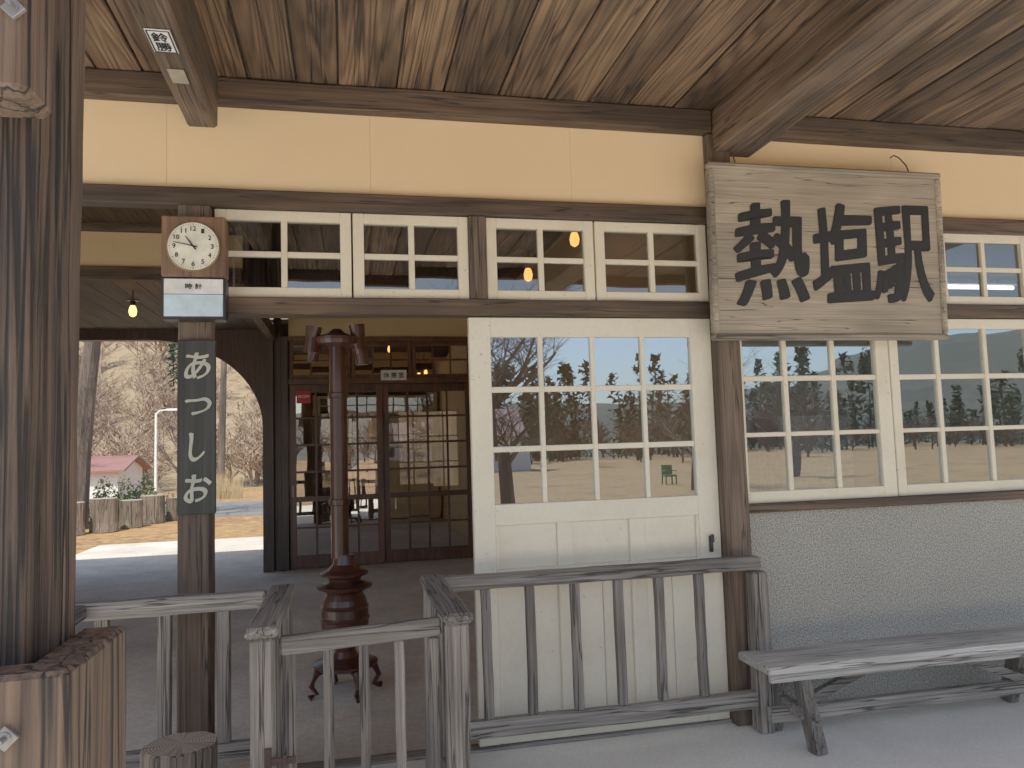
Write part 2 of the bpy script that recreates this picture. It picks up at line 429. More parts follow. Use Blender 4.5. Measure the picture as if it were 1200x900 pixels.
boxes('interior_wall', [(2.10, 2.18, .1, 6.7, 0, 3.6)], INWALL, SB, .0)
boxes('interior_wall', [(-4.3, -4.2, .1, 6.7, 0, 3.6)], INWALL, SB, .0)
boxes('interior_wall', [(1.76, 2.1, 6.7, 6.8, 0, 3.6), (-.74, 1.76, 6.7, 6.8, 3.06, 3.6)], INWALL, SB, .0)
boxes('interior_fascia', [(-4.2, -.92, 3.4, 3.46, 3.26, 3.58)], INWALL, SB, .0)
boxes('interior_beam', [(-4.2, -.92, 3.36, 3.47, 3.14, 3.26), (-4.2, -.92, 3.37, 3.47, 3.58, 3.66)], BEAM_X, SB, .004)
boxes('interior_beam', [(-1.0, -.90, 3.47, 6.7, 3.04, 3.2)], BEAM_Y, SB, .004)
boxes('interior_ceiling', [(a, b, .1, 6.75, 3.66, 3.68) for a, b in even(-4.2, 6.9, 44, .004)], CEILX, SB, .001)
boxes('interior_ceiling', [(a, b, 3.47, 6.7, 3.2, 3.22) for a, b in even(-4.2, -1.0, 14, .006)], CEILX, SB, .001)
ya, yb = 6.7, 6.84
V = []; F = []
pts = [(-3.92, 0.0)]
for i in range(17): a = math.pi/2*i/16; pts.append((-3.4-.52*math.cos(a), 1.9+1.16*math.sin(a)))
for i in range(17): a = math.pi/2*(1-i/16); pts.append((-2.5+1.42*math.cos(a), 1.9+1.16*math.sin(a)))
pts.append((-1.08, 0.0))
outp = [(-4.2, 0.0)]
for i in range(34):
    t = i/33
    if t < .2: outp.append((-4.2, 1.9+(3.3-1.9)*t/.2))
    elif t > .8: outp.append((-.94, 3.3-(3.3-1.9)*(t-.8)/.2))
    else: outp.append((-4.2+(t-.2)/.6*3.26, 3.3))
outp.append((-.94, 0.0))
for (x, z), (ox, oz) in zip(pts, outp):
    V += [(x, ya, z), (ox, ya, oz), (x, yb, z), (ox, yb, oz)]
for i in range(len(pts)-1):
    a = 4*i; b = a+4
    F += [[a, a+1, b+1, b], [a+2, b+2, b+3, a+3], [a, b, b+2, a+2], [a+1, a+3, b+3, b+1]]
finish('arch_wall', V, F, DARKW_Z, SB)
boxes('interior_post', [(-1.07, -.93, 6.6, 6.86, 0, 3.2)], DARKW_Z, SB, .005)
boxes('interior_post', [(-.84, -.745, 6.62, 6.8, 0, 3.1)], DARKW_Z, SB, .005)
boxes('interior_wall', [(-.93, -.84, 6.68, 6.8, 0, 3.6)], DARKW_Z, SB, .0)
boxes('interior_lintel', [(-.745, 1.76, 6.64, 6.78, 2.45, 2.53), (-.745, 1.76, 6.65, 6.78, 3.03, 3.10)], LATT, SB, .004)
for a, b in ((-.735, .50), (.50, 1.74)):
    f = .085; yy = 6.69 if a < 0 else 6.74
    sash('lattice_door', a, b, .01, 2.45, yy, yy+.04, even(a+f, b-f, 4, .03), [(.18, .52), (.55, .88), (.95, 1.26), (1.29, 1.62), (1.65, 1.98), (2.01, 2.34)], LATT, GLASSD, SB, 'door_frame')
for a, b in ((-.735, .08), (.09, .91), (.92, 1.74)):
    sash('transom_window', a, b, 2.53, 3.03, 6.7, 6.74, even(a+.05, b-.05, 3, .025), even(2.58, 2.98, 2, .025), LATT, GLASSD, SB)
boxes('door_handle', [(-.71, -.68, 6.67, 6.69, .95, 1.1)], METAL, SB, .003)
boxes('waiting_room_wall', [(-.95, -.87, 6.86, 11, 0, 3.3), (2.6, 2.68, 6.8, 11, 0, 3.3), (-.95, 2.68, 11, 11.1, 0, .75), (-.95, 2.68, 11, 11.1, 2.3, 3.3), (-.95, -.5, 11, 11.1, .75, 2.3), (2.2, 2.68, 11, 11.1, .75, 2.3), (.75, .95, 11, 11.1, .75, 2.3)], ROOMW, SB, 0)
boxes('waiting_room_ceiling', [(-.95, 2.68, 6.8, 11.1, 3.3, 3.36)], ROOMW, SB, 0)
sash('window', -.5, .75, .75, 2.3, 11.02, 11.06, even(-.44, .69, 4, .03), even(.8, 2.25, 3, .03), LATT, GLASSD, SB)
sash('window', .95, 2.2, .75, 2.3, 11.02, 11.06, even(1.01, 2.14, 4, .03), even(.8, 2.25, 3, .03), LATT, GLASSD, SB)
OFW = paint('office_wall_paint', (.62, .58, .48), amt=.2)
boxes('office_wall', [(2.18, 7, 5.0, 5.1, 0, 1.0), (2.18, 7, 5.0, 5.1, 2.2, 3.6), (2.18, 3.0, 5.0, 5.1, 1.0, 2.2), (5.0, 7, 5.0, 5.1, 1, 2.2), (6.95, 7.05, .1, 5.0, 0, 3.6)], OFW, SB, 0)
boxes('office_ceiling', [(2.18, 6.95, .1, 5.0, 2.86, 2.9)], paint('office_ceiling_paint', (.75, .74, .70), amt=.1), SB, 0)
sash('window', 3.0, 5.0, 1.0, 2.2, 5.02, 5.06, even(3.06, 4.94, 4, .03), even(1.05, 2.15, 2, .03), DARKW_Z, GLASS, SB)
V = [(-5, -.3, 3.9), (7.8, -.3, 3.9), (-5, 3.3, 5.1), (7.8, 3.3, 5.1), (-5, 7.1, 3.42), (7.8, 7.1, 3.42)]
V += [(x, y, z+.12) for x, y, z in V]
F = [[0, 2, 3, 1], [2, 4, 5, 3], [6, 7, 9, 8], [8, 9, 11, 10], [0, 1, 7, 6], [4, 10, 11, 5], [0, 6, 8, 2], [2, 8, 10, 4], [1, 3, 9, 7], [3, 5, 11, 9]]
finish('roof', V, F, ROOFM, SB)
boxes('roof', [(-1.2, 2.9, 7.12, 11.3, 3.37, 3.41)], ROOFM, SB, .0)

# ------------------------------------------------------------------ CANOPY
EY = -4.1; CX0, CX1 = -2.4, 5.7
CN = thing('platform_canopy', (0, -2.5, 0), 'timber platform canopy with wide grained ceiling planks', 'canopy')
B = []
x = CX0
while x < CX1-.1:
    w = R.choice([.21, .24, .27, .30, .25]); z = 3.447+R.uniform(0, .008)
    B.append((x, x+w-.010, EY, .02, z, z+.02)); x += w
boxes('ceiling_planks', B, CEIL, CN, .005)
boxes('rafter', [(-.735, -.595, EY+.1, -.12, 3.15, 3.446)], BEAM_Y, CN, .012)
boxes('rafter', [(2.085, 2.355, EY+.1, .06, 3.20, 3.446)], BEAM_Y, CN, .016)
boxes('rafter', [(5.1, 5.35, EY+.1, -.07, 3.20, 3.446)], BEAM_Y, CN, .014)
boxes('eave_beam', [(CX0, CX1, EY-.08, EY, 3.34, 3.48)], BEAM_X, CN, .01)
boxes('canopy_roof', [(CX0-.1, CX1+.1, EY-.12, .02, 3.50, 3.56)], ROOFM, CN, .0)
g = []
px_ = [-.78, -.71, -.605, -.50]; py_ = [-2.62, -2.535, -2.46, -2.37]
for i in range(3):
    g.append(boxgeo(px_[i]+.003, px_[i+1]-.003, -2.62, -2.545, 0, 3.446, .010, jit=.006))
for i in range(2):
    g.append(boxgeo(-.575, -.50, py_[i+1]+.003, py_[i+2]-.003, 0, 3.446, .010, jit=.006))
g.append(boxgeo(-.775, -.585, -2.54, -2.372, 0, 3.446, .004))
V, F = join(g); finish('pillar', V, F, BIG_Z, CN)
V, F = join([boxgeo(-.91+i*.125, -.91+(i+1)*.125-.004, -2.70, -2.625, 0, 1.24+R.uniform(-.002, .002), .008, jit=.004) for i in range(4)] +
            [boxgeo(-.495, -.415, -2.62+i*.13, -2.62+(i+1)*.13-.004, 0, 1.237, .008, jit=.004) for i in range(2)] +
            [boxgeo(-.91, -.785, -2.62, -2.36, 0, 1.23, .010)])
finish('pillar_base', V, F, BASE_Z, CN)
boxes('pillar_bracket', [(-1.0, -.468, -2.74, -2.625, 2.12, 3.15)], BASE_Z, CN, .012)
def bolt(p, s, parent):
    V, F = lathe([(s, 0), (s, .008), (s*.5, .008), (s*.5, .02), (s*.4, .024)], p, 12, 'Y')
    plate = boxgeo(p[0]-s*1.4, p[0]+s*1.4, p[1]-.006, p[1]+.002, p[2]-s*1.4, p[2]+s*1.4, .001, Matrix.Rotation(math.radians(45), 4, 'Y'))
    V, F = join([(V, F), plate]); finish('bolt', V, F, METAL, parent)
bolt((-.492, -2.706, 1.155), .0095, CN)
bolt((-.486, -2.746, 2.245), .009, CN)

st = thing('paper_sticker', (-.66, -.96, 3.149), 'small white votive paper sticker pasted under a rafter', 'sticker')
boxes('paper', [(-.715, -.625, -1.04, -.87, 3.141, 3.1445)], WHITE, st, 0)
boxes('paper_border', [(-.712, -.628, -1.037, -1.031, 3.1395, 3.1405), (-.712, -.628, -.879, -.873, 3.1395, 3.1405), (-.712, -.706, -1.031, -.879, 3.1395, 3.1405), (-.634, -.628, -1.031, -.879, 3.1395, 3.1405)], INK, st, 0)
text('lettering', '鈴\n勝', .056, .135, (-.67, -.955, 3.1398), INK, st, bold=.0012, face='D')
st = thing('paper_sticker', (-.66, -.66, 3.149), 'faded brown paper sticker pasted under a rafter', 'sticker')
boxes('paper', [(-.70, -.635, -.73, -.61, 3.1415, 3.1445)], TAG, st, 0)

# ------------------------------------------------------------------ STATION NAME BOARD
NB = thing('station_name_board', (2.75, -.15, 3.1), 'weathered wooden board with bold black station name', 'sign')
sx0, sx1, sz0, sz1 = 1.99, 3.50, 2.10, 3.10
boxes('board', [(sx0+.03, sx1-.03, -.155, -.125, sz0+.03+i*.3133, sz0+.03+(i+1)*.3133-.0008) for i in range(3)], SIGNW, NB, .0008)
boxes('board_frame', [(sx0, sx1, -.175, -.12, sz0, sz0+.036), (sx0, sx1, -.175, -.12, sz1-.036, sz1), (sx0, sx0+.036, -.173, -.12, sz0+.036, sz1-.036), (sx1-.036, sx1, -.173, -.12, sz0+.036, sz1-.036)], SIGNF, NB, .010)
for ch, a, b, mj, mn, hh, br in (('熱', .175, .60, .0175, .0085, .575, .024), ('塩', .63, 1.01, .0160, .008, .565, .022), ('駅', 1.035, 1.42, .0135, .0068, .56, .014)):
    text('lettering', ch, (b-a), hh, (sx0+(a+b)/2, -.1575, 2.605), INK, NB, bold=mj, minor=mn, nib=math.radians(25), brush=br)
for x in (2.17, 3.30):
    V, F = tube([(x, -.15, 3.09), (x-.005, -.13, 3.15), (x-.02, -.09, 3.21), (x-.015, -.045, 3.24), (x-.01, -.005, 3.24)], .004, 6)
    finish('hanging_hook', V, F, RUST, NB)
NB.rotation_euler = (math.radians(1.8), 0, 0)

VS = thing('vertical_name_sign', (-.695, -.07, 1.27), 'narrow black wooden sign with white hiragana on post', 'sign')
boxes('board', [(-.785, -.612, -.085, -.055, 1.275, 2.11)], BLACKW, VS, .004)
for i, ch in enumerate('あつしお'):
    text('lettering', ch, .112 if ch != 'し' else .07, .125 if ch != 'つ' else .072, (-.698, -.0875, 1.985-i*.195), INKW, VS, bold=.0042, minor=.0008, nib=math.radians(40), brush=.014)

# ------------------------------------------------------------------ CLOCK
CK = thing('wall_clock', (-.70, -.1, 2.2), 'square wooden clock with round ivory dial on post', 'clock')
boxes('case', [(-.845, -.555, -.15, -.052, 2.405, 2.70)], CLOCKW, CK, .006)
V, F = lathe([(.122, 0), (.122, .008), (.117, .012), (.114, .010)], (-.70, -.15, 2.55), 48, 'Y'); finish('dial_rim', V, F, BRASS, CK)
V, F = lathe([(.115, 0), (.115, .012)], (-.70, -.15, 2.55), 48, 'Y'); finish('dial', V, F, DIAL, CK)
for h in range(1, 13):
    a = math.radians(h*30)
    text('numeral', str(h), .024 if h >= 10 else .013, .022, (-.70+.086*math.sin(a), -.1632, 2.55+.086*math.cos(a)), INK, CK, bold=.0008)
V = []; F = []
for i in range(60):
    a = math.radians(i*6); w = .0018 if i % 5 == 0 else .0008
    s, c = math.sin(a), math.cos(a); o = len(V)
    for r, k in ((.103, -w), (.103, w), (.110, w), (.110, -w)): V.append((-.70+r*s+k*c, -.1631, 2.55+r*c-k*s))
    F.append([o, o+1, o+2, o+3])
finish('minute_marks', V, F, INK, CK)
def hand(ang, ln, w, y, nm):
    a = math.radians(ang); d = Vector((math.sin(a), 0, math.cos(a))); s = Vector((math.cos(a), 0, -math.sin(a))); c = Vector((-.70, y, 2.55))
    P = [c-d*.02-s*w, c-d*.02+s*w, c+d*ln+s*w*.5, c+d*ln-s*w*.5]
    V = [tuple(p) for p in P]+[tuple(p+Vector((0, .0015, 0))) for p in P]
    finish(nm, V, [[0, 1, 2, 3], [7, 6, 5, 4], [0, 4, 5, 1], [1, 5, 6, 2], [2, 6, 7, 3], [3, 7, 4, 0]], INK, CK)
hand(323.5, .058, .0045, -.167, 'hour_hand'); hand(282, .092, .003, -.170, 'minute_hand')
boxes('display_box', [(-.845, -.555, -.145, -.052, 2.20, 2.402)], BLACK, CK, .005)
boxes('display_card', [(-.832, -.568, -.150, -.146, 2.322, 2.394)], WHITE, CK, .001)
boxes('display_panel', [(-.832, -.568, -.150, -.146, 2.214, 2.319)], PBLUE, CK, .001)
text('lettering', '時 計', .075, .026, (-.70, -.1515, 2.358), INK, CK, bold=.0008)

# ------------------------------------------------------------------ RAILINGS & GATE
RG = 'weathered wooden platform railings'
F1 = thing('wooden_railing', (1.25, -.15, 0), 'weathered grey slatted railing across the cream sliding door', 'railing', RG)
boxes('top_rail', [(.44, 2.17, -.19, -.11, .848, .918)], FEN_X, F1, .01)
boxes('bottom_rail', [(.44, 2.17, -.18, -.12, .13, .215)], FEN_X, F1, .008)
for x in (.67, .90, 1.135, 1.365, 1.59, 1.82):
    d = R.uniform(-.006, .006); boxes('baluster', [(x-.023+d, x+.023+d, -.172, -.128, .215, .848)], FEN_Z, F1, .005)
boxes('post', [(2.11, 2.20, -.2, -.1, 0, .84)], FEN_Z, F1, .01)
F2 = thing('wooden_railing', (.4, -.6, 0), 'weathered grey passage railing running out from the gate', 'railing', RG)
boxes('top_rail', [(.35, .465, -1.04, -.08, .885, .925)], FEN_Y, F2, .012)
boxes('bottom_rail', [(.375, .435, -.92, -.2, .14, .22)], FEN_Y, F2, .008)
boxes('post', [(.36, .45, -1.02, -.93, 0, .885)], FEN_Z, F2, .012)
boxes('post', [(.36, .44, -.2, -.12, 0, .885)], FEN_Z, F2, .012)
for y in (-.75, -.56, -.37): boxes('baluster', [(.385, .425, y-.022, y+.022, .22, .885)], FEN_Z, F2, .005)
F3 = thing('wooden_railing', (-.3, -.6, 0), 'weathered grey passage railing with rusty hinge on post', 'railing', RG)
boxes('top_rail', [(-.365, -.25, -1.04, -.08, .885, .925)], FEN_Y, F3, .012)
boxes('bottom_rail', [(-.335, -.275, -.92, -.2, .14, .22)], FEN_Y, F3, .008)
boxes('post', [(-.35, -.262, -1.02, -.93, 0, .885)], FEN_Z, F3, .012)
boxes('post', [(-.35, -.26, -.2, -.12, 0, .885)], FEN_Z, F3, .012)
for y in (-.75, -.56, -.37): boxes('baluster', [(-.325, -.285, y-.022, y+.022, .22, .885)], FEN_Z, F3, .005)
F4 = thing('wooden_railing', (-.9, -.2, 0), 'weathered grey low railing between passage and pillar', 'railing', RG)
boxes('top_rail', [(-1.75, -.372, -.24, -.16, .845, .92)], FEN_X, F4, .01)
boxes('bottom_rail', [(-1.75, -.352, -.23, -.17, .17, .255)], FEN_X, F4, .008)
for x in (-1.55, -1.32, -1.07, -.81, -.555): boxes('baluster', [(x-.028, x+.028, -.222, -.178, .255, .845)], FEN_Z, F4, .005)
boxes('side_rail', [(-1.2, -1.12, -2.35, -.245, .85, .915)], FEN_Y, F4, .01)
TG = thing('ticket_gate', (.05, -.95, 0), 'low weathered wooden slatted swing gate between railings', 'gate')
V, F = beamgeo((-.25, -.957, .842), (.352, -.957, .868), .045, .068, .009); finish('top_rail', V, F, FEN_X, TG)
boxes('bottom_rail', [(-.25, .35, -.975, -.935, .16, .23)], FEN_X, TG, .008)
for x in (-.215, -.075, .06, .19, .32):
    boxes('baluster', [(x-.019, x+.019, -.970, -.938, .23, .825)], FEN_Z, TG, .005)
boxes('hinge', [(-.30, -.19, -1.03, -1.021, .44, .465), (-.30, -.275, -1.032, -1.021, .41, .50), (-.235, -.222, -1.035, -1.021, .43, .475)], RUST, TG, .002)

# ------------------------------------------------------------------ LOGS
ring, nt, b, out = newmat('log_end_grain')
tc = N(nt, 'ShaderNodeTexCoord'); ln = N(nt, 'ShaderNodeVectorMath', operation='LENGTH')
mp = N(nt, 'ShaderNodeMapping'); mp.inputs['Scale'].default_value = (1, 1, 0); L(nt, tc.outputs['Object'], mp.inputs[0])
nz = N(nt, 'ShaderNodeTexNoise'); nz.inputs['Scale'].default_value = 5; L(nt, tc.outputs['Object'], nz.inputs['Vector'])
L(nt, mp.outputs[0], ln.inputs[0])
rr = math_(nt, 'SINE', math_(nt, 'MULTIPLY', math_(nt, 'ADD', ln.outputs['Value'], math_(nt, 'MULTIPLY', nz.outputs[0], .05)), 520))
sx = N(nt, 'ShaderNodeSeparateXYZ'); L(nt, tc.outputs['Object'], sx.inputs[0])
ang = math_(nt, 'ARCTAN2', sx.outputs[1], sx.outputs[0])
cr = N(nt, 'ShaderNodeTexNoise'); cr.noise_dimensions = '1D'; cr.inputs['Scale'].default_value = 4.; cr.inputs['Detail'].default_value = 4; L(nt, ang, cr.inputs['W'])
ck = mapr(nt, math_(nt, 'ABSOLUTE', math_(nt, 'SUBTRACT', cr.outputs[0], .5)), .004, .02, .25, 1)
c_ = mixc(nt, mapr(nt, rr, -1, 1), (.24, .185, .13), (.50, .41, .31))
cc = N(nt, 'ShaderNodeVectorMath', operation='SCALE'); L(nt, c_, cc.inputs[0]); L(nt, ck, cc.inputs[3])
L(nt, cc.outputs[0], b.inputs['Base Color']); b.inputs['Roughness'].default_value = .9
def stump(nm, c, r, h, label, group=None, seed=0):
    q = random.Random(seed); seg = 30
    V = []; F = []; fm = []
    ph = [q.uniform(0, 6.28) for _ in range(3)]
    for j, (k, z) in enumerate([(1.06, 0), (1.0, h*.3), (.99, h*.7), (1, h-.012), (.96, h)]):
        for i in range(seg):
            a = 2*math.pi*i/seg
            rr = r*k*(1+.05*math.sin(2*a+ph[0])+.03*math.sin(5*a+ph[1])+.02*math.sin(9*a+ph[2]+z*4))
            V.append((c[0]+rr*math.cos(a), c[1]+rr*math.sin(a), c[2]+z))
    for j in range(4):
        for i in range(seg):
            a = j*seg+i; b2 = j*seg+(i+1) % seg; F.append([a, b2, b2+seg, a+seg]); fm.append(0)
    F.append([4*seg+i for i in range(seg)]); fm.append(1)
    o = finish(nm, V, F, [LOGW, ring], None, (c[0], c[1], c[2]), fm)
    return tag(o, label, 'log stump', group)
stump('log_stump', (-.655, -.64, 0), .135, .42, 'upright cut log stool beside the slatted railing', None, 3)
for i, (x, y, r, h) in enumerate([(-5.55, 13.6, .25, .66), (-5.05, 14.0, .27, .70), (-4.72, 14.8, .24, .60), (-4.48, 15.7, .26, .64), (-4.08, 16.3, .22, .54), (-6.2, 13.3, .27, .70)]):
    stump('log_stump', (x, y, -.02), r, h, 'thick cut log standing in a row at the yard edge', 'cut logs lined along the yard', 10+i)

# ------------------------------------------------------------------ BENCH
BN = thing('wooden_bench', (3.1, -.33, 0), 'long weathered plank bench in front of grey wall', 'bench')
boxes('seat', [(2.0, 4.55, -.505, -.345, .392, .435), (2.01, 4.53, -.335, -.175, .39, .433)], BENCH_X, BN, .008)
boxes('seat_edge', [(2.02, 4.5, -.485, -.455, .352, .390)], BENCH_X, BN, .004)
def legpair(x):
    for gg in [beamgeo((x, -.41, .39), (x+.03, -.49, .0), .085, .06), beamgeo((x, -.25, .39), (x+.0, -.13, .0), .085, .06)]: finish('leg', gg[0], gg[1], FEN_Z, BN)
legpair(2.22); legpair(3.72)
for nm, g in (('stretcher', beamgeo((2.1, -.31, .14), (3.9, -.31, .14), .05, .07)), ('brace', beamgeo((2.25, -.30, .16), (2.85, -.30, .385), .04, .05)), ('brace', beamgeo((3.12, -.30, .385), (3.70, -.30, .16), .04, .05)),
              ('cross_piece', beamgeo((2.22, -.45, .18), (2.22, -.17, .18), .05, .06)), ('cross_piece', beamgeo((3.72, -.45, .18), (3.72, -.17, .18), .05, .06))):
    finish(nm, g[0], g[1], FEN_X, BN)

# ------------------------------------------------------------------ CAST IRON STAND
SV = thing('iron_stand', (0, 1.2, 0), 'tall red-brown cast iron stove-like stand on concrete floor', 'stand')
cx, cy = -.02, 1.2
prof = [(.10, .16), (.17, .165), (.205, .185), (.205, .20), (.15, .215), (.085, .235), (.065, .27), (.07, .31), (.11, .35), (.148, .385), (.158, .40), (.148, .415), (.152, .46), (.16, .475), (.15, .49), (.148, .54), (.155, .55), (.143, .565), (.135, .60), (.115, .635), (.14, .655), (.175, .67), (.18, .685), (.13, .70), (.10, .715), (.11, .735), (.15, .75), (.155, .765), (.11, .785), (.075, .82), (.062, .88)]
V, F = lathe(prof, (cx, cy, 0), 32); finish('stove_body', V, F, IRON, SV)
V, F = join([lathe([(.057, .86), (.056, 2.0), (.052, 2.28)], (cx-.025, cy, 0), 20), lathe([(.064, 1.2), (.068, 1.205), (.068, 1.235), (.064, 1.24)], (cx-.025, cy, 0), 20), lathe([(.062, 1.9), (.066, 1.905), (.066, 1.93), (.062, 1.935)], (cx-.025, cy, 0), 20)])
finish('pipe', V, F, IRON, SV)
V, F = join([lathe([(.05, 2.24), (.14, 2.255), (.15, 2.28), (.15, 2.30), (.06, 2.33), (.03, 2.36)], (cx-.03, cy, 0), 24),
             tube([(cx-.03, cy, 2.28), (cx-.14, cy-.02, 2.28), (cx-.18, cy-.02, 2.22), (cx-.185, cy-.02, 2.14)], [.045, .045, .042, .035], 14),
             tube([(cx-.19, cy-.03, 2.20), (cx-.185, cy-.03, 2.30), (cx-.175, cy-.03, 2.37)], [.05, .045, .055], 14),
             tube([(cx-.03, cy, 2.27), (cx+.10, cy-.02, 2.27), (cx+.13, cy-.02, 2.20), (cx+.135, cy-.02, 2.12)], [.045, .045, .045, .04], 14),
             tube([(cx+.12, cy-.02, 2.22), (cx+.11, cy-.02, 2.30), (cx+.10, cy-.02, 2.385)], [.05, .045, .055], 14)])
finish('pipe_head', V, F, IRON, SV)
for k in range(4):
    a = math.radians(20+90*k); c, s = math.cos(a), math.sin(a)
    V, F = tube([(cx+.10*c, cy+.10*s, .19), (cx+.19*c, cy+.19*s, .16), (cx+.225*c, cy+.225*s, .08), (cx+.19*c, cy+.19*s, .03), (cx+.24*c, cy+.24*s, .012)], [.03, .026, .018, .016, .022], 10)
    finish('leg', V, F, IRON, SV)

# ------------------------------------------------------------------ LAMPS
def lamp(x, y, z, top, label='bare warm bulb hanging from the ceiling'):
    e = thing('pendant_lamp', (x, y, z), label, 'lamp', 'warm hanging bulbs')
    V, F = lathe([(.01, -.055), (.03, -.04), (.038, 0), (.03, .035), (.018, .06)], (x, y, z), 16); finish('bulb', V, F, BULB, e, smooth=True)
    V, F = lathe([(.025, .055), (.025, .10), (.06, .105), (.06, .115), (.006, .13), (.006, top-z)], (x, y, z), 14); finish('lamp_socket', V, F, BLACK, e)
lamp(-2.06, 4.2, 3.0, 3.2); lamp(1.72, 1.5, 3.1, 3.66); lamp(1.52, 2.2, 2.98, 3.66); lamp(.7, 4.5, 3.2, 3.66)
def tubelight(x, y):
    e = thing('ceiling_light', (x, y, 2.84), 'white fluorescent strip light on the office ceiling', 'light', 'office strip lights')
    boxes('light_housing', [(x-.6, x+.6, y-.08, y+.08, 2.82, 2.858)], WHITE, e, .004)
    V, F = tube([(x-.57, y, 2.80), (x+.57, y, 2.80)], .016, 10); finish('tube', V, F, TUBE, e)
for x in (3.4, 5.2):
    for y in (1.6, 3.4): tubelight(x, y)
e = thing('office_desk', (3.6, 2.4, 0), 'grey office desk standing inside behind the windows', 'desk')
boxes('desk_top', [(2.9, 4.3, 2.0, 2.7, .70, .73)], METAL, e, .004)
for a in (2.92, 3.88): boxes('drawer_pedestal', [(a, a+.4, 2.05, 2.65, 0, .70)], METAL, e, .004)
e = thing('filing_cabinet', (5.6, 4.6, 0), 'tall pale filing cabinet against the office wall', 'cabinet')
boxes('cabinet_body', [(5.1, 6.1, 4.4, 4.9, 0, 1.8)], WHITE, e, .006)
boxes('cabinet_door', [(5.12, 5.59, 4.38, 4.398, .05, 1.75), (5.61, 6.08, 4.38, 4.398, .05, 1.75)], WHITE, e, .004)

# ------------------------------------------------------------------ SMALL SIGNS INSIDE
s = thing('room_sign', (.655, 6.6, 2.49), 'small white plate with black characters above lattice doors', 'sign')
boxes('plate', [(.48, .83, 6.61, 6.63, 2.49, 2.63)], WHITE, s, .003)
text('lettering', '休 憩 室', .27, .075, (.655, 6.607, 2.56), INK, s, bold=.002)
s = thing('security_sticker', (-.60, 6.68, 2.2), 'small red security sticker on the lattice door', 'sticker')
boxes('sticker_sheet', [(-.64, -.46, 6.678, 6.683, 2.20, 2.36)], REDP, s, 0)
text('lettering', 'SECOM', .14, .035, (-.55, 6.676, 2.29), WHITE, s, bold=.001)
BV = wood('bench_varnish', (.14, .045, .018), (.40, .15, .06), 'X', 8, 5)
def inbench(x0, x1, y):
    e = thing('waiting_room_bench', ((x0+x1)/2, y, 0), 'red-brown slatted bench inside the waiting room', 'bench', 'waiting room benches')
    w = BV
    boxes('seat', [(x0, x1, y-.22+i*.11, y-.12+i*.11, .42, .45) for i in range(4)], w, e, .004)
    boxes('backrest', [(x0, x1, y+.22, y+.25, .55+i*.12, .64+i*.12) for i in range(3)], w, e, .004)
    for x in (x0+.05, x1-.1): boxes('leg', [(x, x+.05, y-.2, y-.15, 0, .42), (x, x+.05, y+.2, y+.25, 0, .9)], w, e, .004)
inbench(-.1, 2.2, 8.6); inbench(-.6, 1.6, 10.3)

# ------------------------------------------------------------------ SETTING
def S(o): o['kind'] = 'structure'; return o
S(boxes('platform', [(-30, 30, -6.4, .0, -.62, 0)], CONC, None, .0))
S(boxes('floor', [(-4.3, 7.05, .0, 11.1, -.3, -.002)], CONCIN, None, .0))
V = [(-60, -12.5, -.61), (60, -12.5, -.61), (60, -6.38, -.61), (-60, -6.38, -.61)]
S(finish('bounce_track_bed', V+[(x, y, -.9) for x, y, z in V], [[0, 1, 2, 3], [0, 4, 5, 1], [1, 5, 6, 2]], BALL))  # unseen track-bed strip, added to bounce light onto ceiling and facade
V = [(-14, 6.84, -.012), (-.95, 6.84, -.012), (-.95, 8.1, -.012), (-14, 8.3, -.012)]
S(finish('pavement', V+[(x, y, -.2) for x, y, z in V], [[0, 1, 2, 3], [3, 2, 6, 7], [0, 3, 7, 4], [1, 5, 6, 2]], CONC))
def sm(a, b, x): t = max(0, min(1, (x-a)/(b-a))); return t*t*(3-2*t)
def H(x, y):
    z = -.035
    z -= .6*sm(-6.2, -8.5, y)if y < -6.2 else 0
    z -= 1.5*sm(25, 34, y)
    z += 62*sm(62, 230, y)*(1+.35*mnoise.noise(Vector((x*.012, y*.012, 0))))
    z += 15*sm(-120, -230, y)*(1+.5*mnoise.noise(Vector((x*.01, y*.01, 3))))if y < -120 else 0
    z += 30*sm(120, 300, abs(x))
    if y > 30: z += .5*mnoise.noise(Vector((x*.08, y*.08, 1)))
    return z
def axis(a, b, fine0, fine1, f, c):
    r = []; x = a
    while x < b: r.append(x); x += f if fine0 <= x < fine1 else c
    r.append(b); return r
gx = axis(-320, 320, -60, 60, 3, 12); gy = axis(-300, 300, -30, 110, 2.5, 8)
V = [(x, y, H(x, y)) for y in gy for x in gx]; nx = len(gx)
F = []; fm = []
for j in range(len(gy)-1):
    for i in range(nx-1):
        F.append([j*nx+i, j*nx+i+1, (j+1)*nx+i+1, (j+1)*nx+i])
        fm.append(1 if gy[j] > 62 else (2 if gy[j] < -104 or abs(gx[i]) > 125 else 0))
S(finish('ground', V, F, [GROUND, HILLM, FARH], None, (0, 0, 0), fm, smooth=True))
V = [(-60, 18.2, -.02), (20, 16.2, -.02), (20, 21.8, -.02), (-60, 24.5, -.02)]
S(finish('road', V+[(x, y, -.3) for x, y, z in V], [[0, 1, 2, 3], [0, 3, 7, 4], [0, 4, 5, 1], [2, 6, 7, 3]], ASPH))

